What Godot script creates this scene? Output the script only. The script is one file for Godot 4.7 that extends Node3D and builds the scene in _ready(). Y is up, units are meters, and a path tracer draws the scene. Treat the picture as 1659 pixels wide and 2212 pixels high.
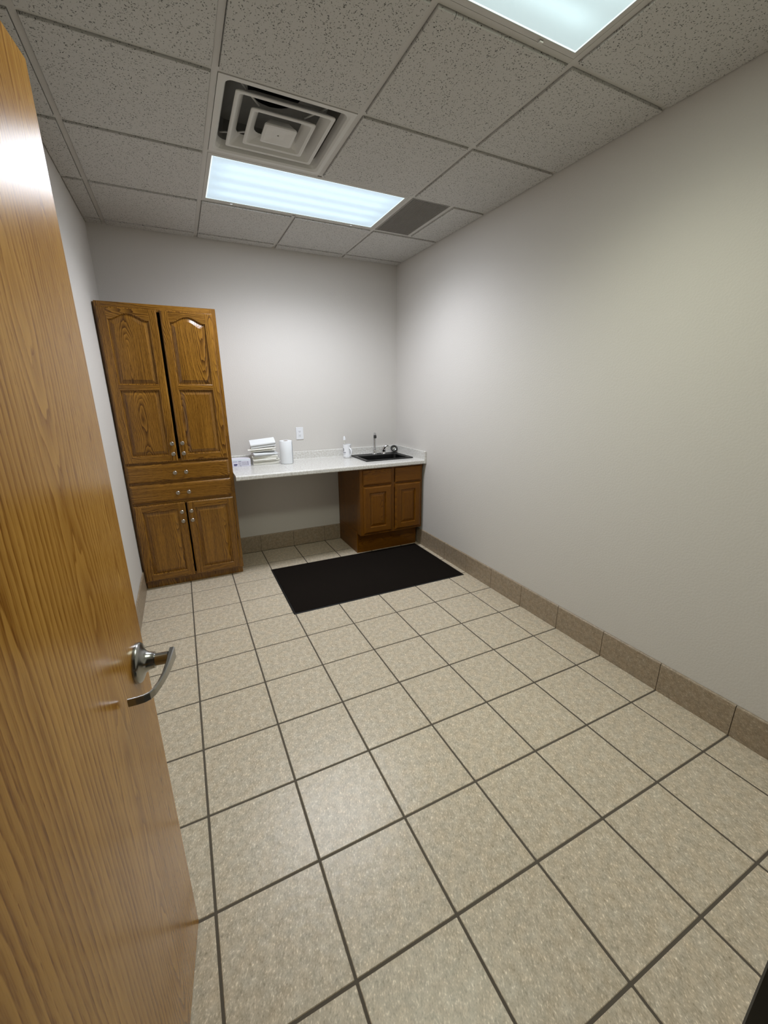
extends Node3D
# A small back room: oak pantry cabinet and counter with a sink, tiled floor, lay-in ceiling.
# x runs right along the back wall, z runs towards the doorway, y is up; metres.

const CEIL := 2.724            # underside of the ceiling grid
const LEFT := -0.725           # room faces of the walls
const RIGHT := 1.805
const BACK := -1.325
const FRONT := 2.56
const GRID := 0.6096           # ceiling module
const TILE := 0.3313           # floor tile pitch
const TILE_X := -0.3905        # a joint of the floor grid
const TILE_Z := 0.3439
const GROUT := 0.0080
const COUNTER := 0.897         # top of the countertop

var rng := RandomNumberGenerator.new()
var M := {}                    # materials
var used := {}                 # names taken at top level


# ------------------------------------------------------------------ mesh building
class Shape:
	var v := PackedVector3Array()
	var n := PackedVector3Array()
	var t := PackedVector2Array()
	var along := "y"                  # which axis the grain (texture v) follows
	var size := Vector2(1, 1)         # metres covered by one texture repeat
	var shift := Vector2.ZERO         # metres
	var at := Vector3.ZERO            # where the texture starts

	func grain(axis: String, origin: Vector3, move := Vector2.ZERO) -> void:
		along = axis
		at = origin
		shift = move

	func uv_of(p: Vector3, nn: Vector3) -> Vector2:
		var q := p - at
		var a := nn.abs()
		var u := 0.0
		var w := 0.0
		if along == "y":
			w = q.y
			u = q.x if a.z >= a.x else q.z
			if a.y > a.x and a.y > a.z:
				u = q.x
				w = q.z
		elif along == "x":
			w = q.x
			u = q.y if a.z >= a.y else q.z
			if a.x > a.y and a.x > a.z:
				u = q.y
				w = q.z
		else:
			w = q.z
			u = q.x if a.y >= a.x else q.y
			if a.z > a.x and a.z > a.y:
				u = q.x
				w = q.y
		return Vector2((u + shift.x) / size.x, (w + shift.y) / size.y)

	func tri(a: Vector3, b: Vector3, c: Vector3, out: Vector3) -> void:
		var f := (b - a).cross(c - a)
		if f.length_squared() < 1e-18:
			return
		f = f.normalized()
		if f.dot(out) > 0.0:      # front faces run clockwise
			var s := b
			b = c
			c = s
		else:
			f = -f
		for p in [a, b, c]:
			v.append(p)
			n.append(f)
			t.append(uv_of(p, f))

	func quad(a: Vector3, b: Vector3, c: Vector3, d: Vector3, out: Vector3) -> void:
		tri(a, b, c, out)
		tri(a, c, d, out)

	func smooth_quad(p: Array, nn: Array, uv: Array = []) -> void:
		for k in [[0, 1, 2], [0, 2, 3]]:
			var f: Vector3 = (p[k[1]] - p[k[0]]).cross(p[k[2]] - p[k[0]])
			if f.length_squared() < 1e-20:
				continue
			var o: Array = k if f.dot(nn[k[0]]) < 0.0 else [k[0], k[2], k[1]]
			for i in o:
				v.append(p[i])
				n.append(nn[i])
				t.append(uv[i] if uv.size() else uv_of(p[i], nn[i]))

	# a box with chamfered edges
	func box(lo: Vector3, hi: Vector3, b := 0.0) -> void:
		var c := (lo + hi) / 2.0
		var h := (hi - lo) / 2.0
		b = minf(b, minf(h.x, minf(h.y, h.z)) * 0.9)
		for ax in 3:
			var e1 := (ax + 1) % 3
			var e2 := (ax + 2) % 3
			for s in [-1.0, 1.0]:
				var o := Vector3.ZERO
				o[ax] = s
				var q := []
				for k in [[-1, -1], [1, -1], [1, 1], [-1, 1]]:
					var p := c
					p[ax] += s * h[ax]
					p[e1] += k[0] * (h[e1] - b)
					p[e2] += k[1] * (h[e2] - b)
					q.append(p)
				quad(q[0], q[1], q[2], q[3], o)
		if b <= 0.0:
			return
		for ax in 3:
			var e1 := (ax + 1) % 3
			var e2 := (ax + 2) % 3
			for s1 in [-1.0, 1.0]:
				for s2 in [-1.0, 1.0]:
					var o := Vector3.ZERO
					o[e1] = s1
					o[e2] = s2
					var q := []
					for k in [[-1, 0], [1, 0], [1, 1], [-1, 1]]:
						var p := c
						p[ax] += k[0] * (h[ax] - b)
						p[e1] += s1 * (h[e1] - (b if k[1] == 1 else 0.0))
						p[e2] += s2 * (h[e2] - (0.0 if k[1] == 1 else b))
						q.append(p)
					quad(q[0], q[1], q[2], q[3], o)
		for sx in [-1.0, 1.0]:
			for sy in [-1.0, 1.0]:
				for sz in [-1.0, 1.0]:
					var o := Vector3(sx, sy, sz)
					var w := c + o * h
					tri(w - Vector3(0, sy, sz) * b, w - Vector3(sx, 0, sz) * b, w - Vector3(sx, sy, 0) * b, o)

	# turned round the y axis of the frame: profile holds (radius, height); breaks in slope sharper than 40 degrees stay sharp
	func lathe(profile: Array, frame := Transform3D(), seg := 24, uv_scale := Vector2(1, 1)) -> void:
		for i in profile.size() - 1:
			var a: Vector2 = profile[i]
			var b: Vector2 = profile[i + 1]
			if a.distance_to(b) < 1e-7:
				continue
			var f := Vector2(b.y - a.y, a.x - b.x).normalized()
			var na := f
			var nb := f
			if i > 0:
				var p: Vector2 = profile[i - 1]
				var g := Vector2(a.y - p.y, p.x - a.x).normalized()
				if g.dot(f) > 0.76:
					na = (g + f).normalized()
			if i + 2 < profile.size():
				var p: Vector2 = profile[i + 2]
				var g := Vector2(p.y - b.y, b.x - p.x).normalized()
				if g.dot(f) > 0.76:
					nb = (g + f).normalized()
			for k in seg:
				var q := []
				var nn := []
				var uv := []
				for s in [[a, na, k], [a, na, k + 1], [b, nb, k + 1], [b, nb, k]]:
					var w: float = TAU * s[2] / seg
					var r := Vector3(cos(w), 0, sin(w))
					q.append(frame * (r * s[0].x + Vector3(0, s[0].y, 0)))
					nn.append((frame.basis * (r * s[1].x + Vector3(0, s[1].y, 0))).normalized())
					uv.append(Vector2(float(s[2]) / seg, s[0].y) * uv_scale)
				smooth_quad(q, nn, uv)

	# a round or flattened bar along points; r is one radius or one per point, flat squashes it across "side"
	func bar(points: Array, r, seg := 12, side := Vector3.ZERO, flat := 1.0, caps := true) -> void:
		var rings := []
		var prev := Vector3.ZERO
		for i in points.size():
			var d: Vector3 = (points[mini(i + 1, points.size() - 1)] - points[maxi(i - 1, 0)]).normalized()
			var s := side if side != Vector3.ZERO else (prev if prev != Vector3.ZERO else (Vector3.UP if absf(d.y) < 0.9 else Vector3.RIGHT))
			s = (s - d * s.dot(d)).normalized()
			prev = s
			var w := d.cross(s)
			var rr: float = r[i] if r is Array else r
			var ring := []
			for k in seg:
				var a := TAU * k / seg
				ring.append([points[i] + s * cos(a) * rr * flat + w * sin(a) * rr, (s * cos(a) / flat + w * sin(a)).normalized()])
			rings.append([ring, d])
		for i in rings.size() - 1:
			for k in seg:
				var a: Array = rings[i][0][k]
				var b: Array = rings[i][0][(k + 1) % seg]
				var c: Array = rings[i + 1][0][(k + 1) % seg]
				var d: Array = rings[i + 1][0][k]
				smooth_quad([a[0], b[0], c[0], d[0]], [a[1], b[1], c[1], d[1]])
		if caps:
			for e in [[0, -1.0], [rings.size() - 1, 1.0]]:
				var ring: Array = rings[e[0]][0]
				for k in range(1, seg - 1):
					tri(ring[0][0], ring[k][0], ring[k + 1][0], rings[e[0]][1] * e[1])

	# loops of points, each the same length, skinned one after the other; out points away from the middle of the strip towards the viewer
	func skin(loops: Array, out: Callable, closed := true) -> void:
		for i in loops.size() - 1:
			var a: Array = loops[i]
			var b: Array = loops[i + 1]
			for k in (a.size() if closed else a.size() - 1):
				var m := (k + 1) % a.size()
				quad(a[k], a[m], b[m], b[k], out.call((a[k] + a[m] + b[m] + b[k]) / 4.0))

	# a profile in the y-z plane (x is ignored), swept along x; profile runs so that its outside is given by winding about its middle
	func sweep_x(profile: Array, x0: float, x1: float, smooth := false) -> void:
		var c := Vector2.ZERO
		for p in profile:
			c += p
		c /= profile.size()
		var area := 0.0
		for i in profile.size():
			var a: Vector2 = profile[i]
			var b: Vector2 = profile[(i + 1) % profile.size()]
			area += a.x * b.y - b.x * a.y
		var turn := 1.0 if area > 0.0 else -1.0
		for i in profile.size():
			var a: Vector2 = profile[i]
			var b: Vector2 = profile[(i + 1) % profile.size()]
			var f := Vector2(b.y - a.y, a.x - b.x).normalized() * turn
			quad(Vector3(x0, a.y, a.x), Vector3(x1, a.y, a.x), Vector3(x1, b.y, b.x), Vector3(x0, b.y, b.x), Vector3(0, f.y, f.x))
		var idx := Geometry2D.triangulate_polygon(PackedVector2Array(profile))
		for i in range(0, idx.size(), 3):
			for e in [[x0, -1.0], [x1, 1.0]]:
				var q := []
				for k in 3:
					var p: Vector2 = profile[idx[i + k]]
					q.append(Vector3(e[0], p.y, p.x))
				tri(q[0], q[1], q[2], Vector3(e[1], 0, 0))

	func mesh() -> ArrayMesh:
		var arr := []
		arr.resize(Mesh.ARRAY_MAX)
		arr[Mesh.ARRAY_VERTEX] = v
		arr[Mesh.ARRAY_NORMAL] = n
		arr[Mesh.ARRAY_TEX_UV] = t
		var m := ArrayMesh.new()
		m.add_surface_from_arrays(Mesh.PRIMITIVE_TRIANGLES, arr)
		return m


# ------------------------------------------------------------------ nodes
func numbered(called: String) -> String:
	used[called] = used.get(called, -1) + 1
	return called if used[called] == 0 else "%s_%03d" % [called, used[called]]

func thing(called: String, label: String, category: String, at := Vector3.ZERO, turn := 0.0, group := "") -> Node3D:
	var o := Node3D.new()
	o.name = numbered(called)
	add_child(o)
	o.position = at
	o.rotation.y = turn
	o.set_meta("label", label)
	o.set_meta("category", category)
	if group:
		o.set_meta("group", group)
	return o

func setting(called: String, label := "") -> Node3D:
	var o := Node3D.new()
	o.name = called
	add_child(o)
	o.set_meta("kind", "structure")
	if label:
		o.set_meta("label", label)
	return o

func part(called: String, shape, material: Material, parent: Node3D, at := Vector3.ZERO, label := "") -> MeshInstance3D:
	var o := MeshInstance3D.new()
	o.name = called
	o.mesh = shape.mesh() if shape is Shape else shape
	o.material_override = material
	o.cast_shadow = GeometryInstance3D.SHADOW_CASTING_SETTING_ON
	parent.add_child(o, true)
	o.position = at
	if label:
		o.set_meta("label", label)
	return o

func block(called: String, lo: Vector3, hi: Vector3, material: Material, parent: Node3D, bevel := 0.0) -> MeshInstance3D:
	var s := Shape.new()
	s.size = Vector2(0.6, 1.2)
	s.box(lo, hi, bevel)
	return part(called, s, material, parent)


# ------------------------------------------------------------------ textures and materials
func mat(called: String, color: Color, rough := 0.6, metal := 0.0, spec := 0.5) -> StandardMaterial3D:
	var m := StandardMaterial3D.new()
	m.resource_name = called
	m.albedo_color = color
	m.roughness = rough
	m.metallic = metal
	m.metallic_specular = spec
	M[called] = m
	return m

func noise(freq: float, octaves := 1, sd := 1, kind := FastNoiseLite.TYPE_SIMPLEX_SMOOTH) -> FastNoiseLite:
	var f := FastNoiseLite.new()
	f.noise_type = kind
	f.frequency = freq
	f.seed = sd
	f.fractal_type = FastNoiseLite.FRACTAL_FBM if octaves > 1 else FastNoiseLite.FRACTAL_NONE
	f.fractal_octaves = octaves
	return f

func noise_map(freq: float, octaves: int, sd: int, px := 512, ramp: Gradient = null) -> NoiseTexture2D:
	var t := NoiseTexture2D.new()
	t.width = px
	t.height = px
	t.seamless = true
	t.noise = noise(freq, octaves, sd)
	t.color_ramp = ramp
	return t

func texture(w: int, h: int, bytes: PackedByteArray) -> ImageTexture:
	return ImageTexture.create_from_image(Image.create_from_data(w, h, false, Image.FORMAT_RGB8, bytes))

# flat-sawn oak: rings of a trunk cut by the face of a board, board by board; w x h pixels cover "size" metres, boards are [right edge, ring centre, depth, lean, ring spacing]
func oak(w: int, h: int, size: Vector2, boards: Array, light: Color, dark: Color, strength: float, sd: int) -> ImageTexture:
	var bend := noise(1.0, 2, sd)
	var ripple := noise(1.0, 1, sd + 1)
	var pores := noise(1.0, 1, sd + 2)
	var tone := noise(1.0, 2, sd + 3)
	var out := PackedByteArray()
	out.resize(w * h * 3)
	var at := 0
	for j in h:
		var y := size.y * j / h
		var k := 0
		for i in w:
			var x := size.x * i / w
			while k < boards.size() - 1 and x > boards[k][0]:
				k += 1
			var b: Array = boards[k]
			var dx: float = x - b[1] + 0.014 * bend.get_noise_2d(x * 2.0 + k * 9.0, y * 0.7 / size.y * 1.2)
			var dd: float = b[2] + b[3] * y + 0.022 * bend.get_noise_2d(x * 3.0 + 50.0 + k * 7.0, y * 2.2 / size.y * 1.2)
			var r := sqrt(dx * dx + dd * dd) + 0.0016 * ripple.get_noise_2d(x * 60.0, y * 9.0)
			var ring := r / float(b[4])
			var f := ring - floorf(ring)
			var band := (1.0 - f) * sqrt(1.0 - f) * clampf(0.62 + 0.75 * tone.get_noise_2d(floorf(ring) * 3.7 + k * 31.0, y * 0.8 + 5.0) + 0.25, 0.25, 1.1)
			if f > 0.93:
				band = (f - 0.93) / 0.07
			var pore := clampf(pores.get_noise_2d(x * 520.0, y * 14.0) * 2.2 - 0.15, 0.0, 1.0)
			var a := clampf(strength * (0.74 * band + pore * (0.10 + 0.4 * band)) + 0.16 * tone.get_noise_2d(x * 5.0, y * 1.1), -0.15, 1.0)
			out[at] = int(clampf(lerpf(light.r, dark.r, a), 0.0, 1.0) * 255.0)
			out[at + 1] = int(clampf(lerpf(light.g, dark.g, a), 0.0, 1.0) * 255.0)
			out[at + 2] = int(clampf(lerpf(light.b, dark.b, a), 0.0, 1.0) * 255.0)
			at += 3
	return texture(w, h, out)

# glazed stone-look tile: soft mottling with pale and dark flecks
func stone(px: int, metres: float, base: Color, sd: int) -> ImageTexture:
	var cloud := noise(1.0, 3, sd)
	var fine := noise(1.0, 2, sd + 1)
	var fleck := noise(1.0, 2, sd + 2)
	var hue := noise(1.0, 2, sd + 3)
	var out := PackedByteArray()
	out.resize(px * px * 3)
	var at := 0
	for j in px:
		var y := metres * j / px
		for i in px:
			var x := metres * i / px
			var a := 0.085 * cloud.get_noise_2d(x * 30.0, y * 24.0) + 0.05 * fine.get_noise_2d(x * 230.0 + y * 60.0, y * 130.0)
			var w := fleck.get_noise_2d(x * 125.0 + y * 50.0, y * 66.0 - x * 20.0)
			a += 0.36 * maxf(0.0, w - 0.27) - 0.20 * maxf(0.0, -w - 0.27)
			var g := 0.012 * hue.get_noise_2d(x * 16.0, y * 16.0)
			out[at] = int(clampf(base.r + a + g, 0.0, 1.0) * 255.0)
			out[at + 1] = int(clampf(base.g + a * 0.98, 0.0, 1.0) * 255.0)
			out[at + 2] = int(clampf(base.b + a * 0.98 - g, 0.0, 1.0) * 255.0)
			at += 3
	return texture(px, px, out)

# mineral-fibre ceiling panel: pinholes and short worm-like fissures in a pale board; [colour, height]
func fissures(px: int, base: Color) -> Array:
	var r := RandomNumberGenerator.new()
	r.seed = 77
	var c := Image.create(px, px, false, Image.FORMAT_RGB8)
	var h := Image.create(px, px, false, Image.FORMAT_RGB8)
	var grain := noise(0.35, 2, 5)
	for j in px:
		for i in px:
			var g := 0.022 * grain.get_noise_2d(i, j)
			c.set_pixel(i, j, Color(base.r + g, base.g + g, base.b + g))
	h.fill(Color(0.8, 0.8, 0.8))
	for k in 4600:
		var p := Vector2(r.randf() * px, r.randf() * px)
		var big := r.randf() < 0.34
		var steps := r.randi_range(3, 6) if big else r.randi_range(1, 3)
		var d := Vector2.from_angle(r.randf() * TAU)
		var deep := r.randf_range(0.55, 1.0) if big else r.randf_range(0.3, 0.75)
		for s in steps:
			d = d.rotated(r.randf_range(-0.5, 0.5))
			p += d
			var q := Vector2i(posmod(int(p.x), px), posmod(int(p.y), px))
			var f := 1.0 - 0.86 * deep
			c.set_pixel(q.x, q.y, Color(base.r * f, base.g * f, base.b * f * 0.97))
			h.set_pixel(q.x, q.y, Color(0.8 - 0.7 * deep, 0, 0))
			if big and s > 0 and s < steps - 1:
				var q2 := Vector2i(posmod(q.x + int(signf(d.y)), px), q.y)
				c.set_pixel(q2.x, q2.y, Color(base.r * (f + 0.1), base.g * (f + 0.1), base.b * (f + 0.1)))
				h.set_pixel(q2.x, q2.y, Color(0.8 - 0.5 * deep, 0, 0))
	return [ImageTexture.create_from_image(c), ImageTexture.create_from_image(h)]

func ramp(stops: Array) -> Gradient:
	var g := Gradient.new()
	var o := PackedFloat32Array()
	var c := PackedColorArray()
	for s in stops:
		o.append(s[0])
		c.append(s[1])
	g.offsets = o
	g.colors = c
	return g

func grey(x: float) -> Color:
	return Color(x, x, x)

func make_materials() -> void:
	# painted plaster walls with a light trowelled texture
	var wall := mat("wall_paint", Color(0.80, 0.785, 0.765), 0.75, 0.0, 0.35)
	wall.heightmap_enabled = true
	wall.heightmap_texture = noise_map(0.050, 5, 21, 1024, ramp([[0.0, grey(0.0)], [0.42, grey(0.3)], [0.56, grey(0.75)], [0.72, grey(0.8)], [1.0, grey(1.0)]]))
	wall.heightmap_scale = 0.032
	wall.uv1_triplanar = true
	wall.uv1_world_triplanar = true
	wall.uv1_scale = Vector3.ONE * 1.4

	var tile_tex := stone(1024, 0.68, Color(0.755, 0.705, 0.625), 31)
	for k in [["floor_tile", 0.34, Color.WHITE], ["base_tile", 0.42, Color(0.78, 0.75, 0.72)]]:
		var m := mat(k[0], k[2], k[1], 0.0, 0.5)
		m.albedo_texture = tile_tex
		m.heightmap_enabled = true
		m.heightmap_texture = M.get("tile_relief", null)
		if m.heightmap_texture == null:
			m.heightmap_texture = noise_map(0.03, 4, 4, 512)
			M["tile_relief"] = m.heightmap_texture
		m.heightmap_scale = 0.06
	mat("grout", Color(0.345, 0.315, 0.275), 0.9)
	mat("base_grout", Color(0.26, 0.23, 0.19), 0.9)
	mat("caulk", Color(0.66, 0.63, 0.57), 0.6)

	var fis := fissures(512, Color(0.765, 0.759, 0.745))
	var panel := mat("ceiling_panel", Color.WHITE, 0.95, 0.0, 0.2)
	panel.albedo_texture = fis[0]
	panel.heightmap_enabled = true
	panel.heightmap_texture = fis[1]
	panel.heightmap_scale = 0.15
	mat("grid_metal", Color(0.76, 0.75, 0.73), 0.45, 0.0, 0.4)
	mat("diffuser_metal", Color(0.82, 0.815, 0.80), 0.5, 0.0, 0.4)
	mat("grille_metal", Color(0.62, 0.61, 0.59), 0.6, 0.0, 0.4)
	mat("back_pan", Color(0.46, 0.455, 0.44), 0.7)
	mat("duct_lining", Color(0.035, 0.035, 0.04), 0.9)
	mat("slab", Color(0.45, 0.44, 0.42), 0.9)

	var door_boards := [[0.20, 0.06, 0.030, 0.006, 0.0105], [0.42, 0.30, 0.020, 0.0075, 0.0120], [0.64, 0.49, 0.012, -0.006, 0.0125], [0.80, 0.70, 0.040, 0.004, 0.0080], [0.95, 0.865, 0.002, 0.012, 0.0052]]
	var door := mat("door_oak", Color.WHITE, 0.22, 0.0, 0.34)
	door.albedo_texture = oak(768, 1536, Vector2(0.95, 2.1), door_boards, Color(0.735, 0.55, 0.27), Color(0.455, 0.275, 0.075), 0.80, 3)
	door.heightmap_enabled = true
	door.heightmap_texture = door.albedo_texture
	door.heightmap_scale = 0.02
	var cab_boards := [[0.30, 0.15, -0.020, 0.085, 0.0085], [0.60, 0.45, 0.070, -0.075, 0.0090]]
	var cab := mat("cabinet_oak", Color(0.90, 0.89, 0.90), 0.24, 0.0, 0.5)
	cab.albedo_texture = oak(512, 1024, Vector2(0.6, 1.2), cab_boards, Color(0.665, 0.475, 0.165), Color(0.265, 0.15, 0.03), 0.95, 11)
	var cab2 := mat("sink_cabinet_oak", Color(0.88, 0.87, 0.85), 0.3, 0.0, 0.36)
	cab2.albedo_texture = oak(384, 768, Vector2(0.6, 1.2), [[0.2, 0.1, 0.06, 0.01, 0.006], [0.6, 0.42, 0.05, 0.012, 0.0055]], Color(0.53, 0.34, 0.08), Color(0.29, 0.16, 0.025), 0.7, 17)
	mat("nickel", Color(0.72, 0.69, 0.64), 0.32, 1.0)
	mat("satin_steel", Color(0.62, 0.62, 0.61), 0.24, 1.0)
	mat("chrome", Color(0.80, 0.80, 0.81), 0.08, 1.0)

	var lam := mat("laminate", Color.WHITE, 0.16, 0.0, 0.5)
	lam.albedo_texture = noise_map(0.045, 5, 9, 768, ramp([[0.0, Color(0.74, 0.72, 0.69)], [0.4, Color(0.81, 0.80, 0.78)], [0.6, Color(0.84, 0.835, 0.82)], [1.0, Color(0.885, 0.88, 0.87)]]))
	mat("black_composite", Color(0.025, 0.025, 0.027), 0.35)
	mat("black_rubber", Color(0.03, 0.03, 0.032), 0.5)
	mat("black_frame", Color(0.022, 0.020, 0.018), 0.4)

	var pile := mat("mat_pile", Color.WHITE, 1.0, 0.0, 0.1)
	pile.albedo_texture = noise_map(0.22, 3, 14, 512, ramp([[0.0, Color(0.055, 0.046, 0.04)], [0.5, Color(0.105, 0.09, 0.08)], [1.0, Color(0.18, 0.16, 0.14)]]))
	pile.heightmap_enabled = true
	pile.heightmap_texture = pile.albedo_texture
	pile.heightmap_scale = 0.3

	mat("white_plastic", Color(0.88, 0.885, 0.90), 0.35)
	mat("slot", Color(0.06, 0.06, 0.065), 0.8)
	mat("paper", Color(0.90, 0.895, 0.865), 0.9, 0.0, 0.2)
	mat("paper_cool", Color(0.88, 0.89, 0.90), 0.9, 0.0, 0.2)
	mat("kraft", Color(0.55, 0.45, 0.33), 0.9)
	mat("ceramic", Color(0.90, 0.905, 0.92), 0.12)
	var clear := mat("clear_plastic", Color(0.93, 0.93, 0.90, 0.45), 0.15)
	clear.transparency = BaseMaterial3D.TRANSPARENCY_ALPHA
	mat("card", Color(0.86, 0.86, 0.90), 0.6)


# ------------------------------------------------------------------ camera, air, lamps
func make_camera() -> void:
	var cam := Camera3D.new()
	cam.name = "camera"
	cam.fov = 103.13
	cam.near = 0.03
	cam.far = 40.0
	cam.position = Vector3(-0.2899, 1.5346, 2.6616)
	cam.rotation = Vector3(-0.28821, -0.4530, -0.00584)
	cam.current = true
	add_child(cam)

	var we := WorldEnvironment.new()
	we.name = "air"
	var e := Environment.new()
	e.background_mode = Environment.BG_COLOR
	e.background_color = Color(0.0, 0.0, 0.0)
	e.tonemap_mode = Environment.TONE_MAPPER_LINEAR
	e.tonemap_exposure = 1.0
	e.sdfgi_enabled = true
	e.ssao_enabled = true
	e.ssil_enabled = true
	we.environment = e
	add_child(we)

const LAMP_ENERGY := [5.5, 2.6]
const LAMP_COLOR := [Color(0.95, 0.965, 1.0), Color(0.985, 1.0, 0.91)]
const LAMP_AT := [Vector3(GRID, CEIL, -GRID / 2), Vector3(GRID, CEIL, GRID * 2.5)]
const LENS := Vector2(1.152, 0.535)

# a 2 x 4 foot troffer: frame, prismatic lens with the tubes showing through, two latches and the light it gives
func ceiling_light(k: int, label: String) -> void:
	var t := thing("ceiling_light", label, "ceiling light", LAMP_AT[k], 0.0, "fluorescent ceiling lights")
	var a := Vector2(1.194, 0.584) / 2.0
	var b := LENS / 2.0
	var f := Shape.new()
	var loops := []
	for s in [[a, 0.03], [a, 0.001], [a - Vector2(0.002, 0.002), -0.001], [b + Vector2(0.004, 0.004), -0.0015], [b, -0.0008], [b, 0.02]]:
		var c: Vector2 = s[0]
		loops.append([Vector3(-c.x, s[1], -c.y), Vector3(c.x, s[1], -c.y), Vector3(c.x, s[1], c.y), Vector3(-c.x, s[1], c.y)])
	f.skin(loops, func(p): return Vector3(0, -1, 0) if absf(absf(p.x) - a.x) > 0.003 and absf(absf(p.z) - a.y) > 0.003 else Vector3(p.x, -0.2, p.z))
	part("frame", f, M.grid_metal, t)
	var lens := Shape.new()
	lens.size = LENS
	lens.grain("z", Vector3(-b.x, 0, -b.y))
	lens.box(Vector3(-b.x, 0.0, -b.y), Vector3(b.x, 0.004, b.y))
	part("lens", lens, lens_material(k), t)
	for x in [-0.42, 0.42]:
		var l := Shape.new()
		l.box(Vector3(x - 0.008, -0.009, -a.y + 0.004), Vector3(x + 0.008, -0.004, -a.y + 0.016), 0.001)
		part("latch", l, M.grid_metal, t)
	block("housing", Vector3(-a.x, 0.03, -a.y), Vector3(a.x, 0.13, a.y), M.grid_metal, t)
	var lamp := AreaLight3D.new()
	lamp.name = "lamp"
	lamp.area_size = LENS
	lamp.area_normalize_energy = true
	lamp.light_color = LAMP_COLOR[k]
	lamp.light_energy = LAMP_ENERGY[k]
	lamp.shadow_enabled = true
	lamp.area_range = 12.0
	lamp.area_attenuation = 2.0
	t.add_child(lamp)
	lamp.position = Vector3(0, -0.003, 0)
	lamp.rotation_degrees = Vector3(-90, 0, 0)
	# the prisms of the lens turn most of the light downwards: a wide soft beam from each third of the lens
	lamp.light_energy = LAMP_ENERGY[k] * 0.22
	for x in [-0.384, 0.0, 0.384]:
		var beam := SpotLight3D.new()
		beam.name = "beam"
		beam.spot_angle = 80.0
		beam.spot_angle_attenuation = 0.75
		beam.spot_range = 12.0
		beam.spot_attenuation = 2.0
		beam.light_size = 0.2
		beam.light_color = LAMP_COLOR[k]
		beam.light_energy = LAMP_ENERGY[k] * 0.78 / 3.0
		beam.shadow_enabled = true
		t.add_child(beam, true)
		beam.position = Vector3(x, -0.012, 0)
		beam.rotation_degrees = Vector3(-90, 0, 0)

# the glow of the tubes behind the prismatic plastic
func lens_material(k: int) -> StandardMaterial3D:
	var w := 980
	var h := 456
	var out := PackedByteArray()
	out.resize(w * h * 3)
	var tubes: Array = [0.20, 0.43, 0.66, 0.84]
	for j in h:
		var y := (j + 0.5) / h
		var g := 0.0
		for c in tubes:
			g += exp(-pow((y - c) / 0.085, 2.0))
		for i in w:
			var x := (i + 0.5) / w
			var ends := smoothstep(0.0, 0.12, minf(x, 1.0 - x))
			var a := 0.80 + 0.17 * minf(g, 1.0) * (0.3 + 0.7 * ends)
			a *= 1.035 if (i / 2 + j / 2) % 2 == 0 else 0.965      # the small prisms
			if mini(mini(i, w - 1 - i), mini(j, h - 1 - j)) < 5:   # clear edge of the plastic
				a = 1.12
			var at := (j * w + i) * 3
			out[at] = int(255 * clampf(a * 0.81, 0.0, 1.0))
			out[at + 1] = int(255 * clampf(a * 0.935, 0.0, 1.0))
			out[at + 2] = int(255 * clampf(a * (1.02 if k == 0 else 0.96), 0.0, 1.0))
	var m := mat("lens_%d" % k, Color(0.85, 0.87, 0.88), 0.3)
	m.emission_enabled = true
	m.emission = Color.WHITE
	m.emission_operator = BaseMaterial3D.EMISSION_OP_MULTIPLY
	m.emission_texture = texture(w, h, out)
	m.emission_energy_multiplier = 1.0
	return m


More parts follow.
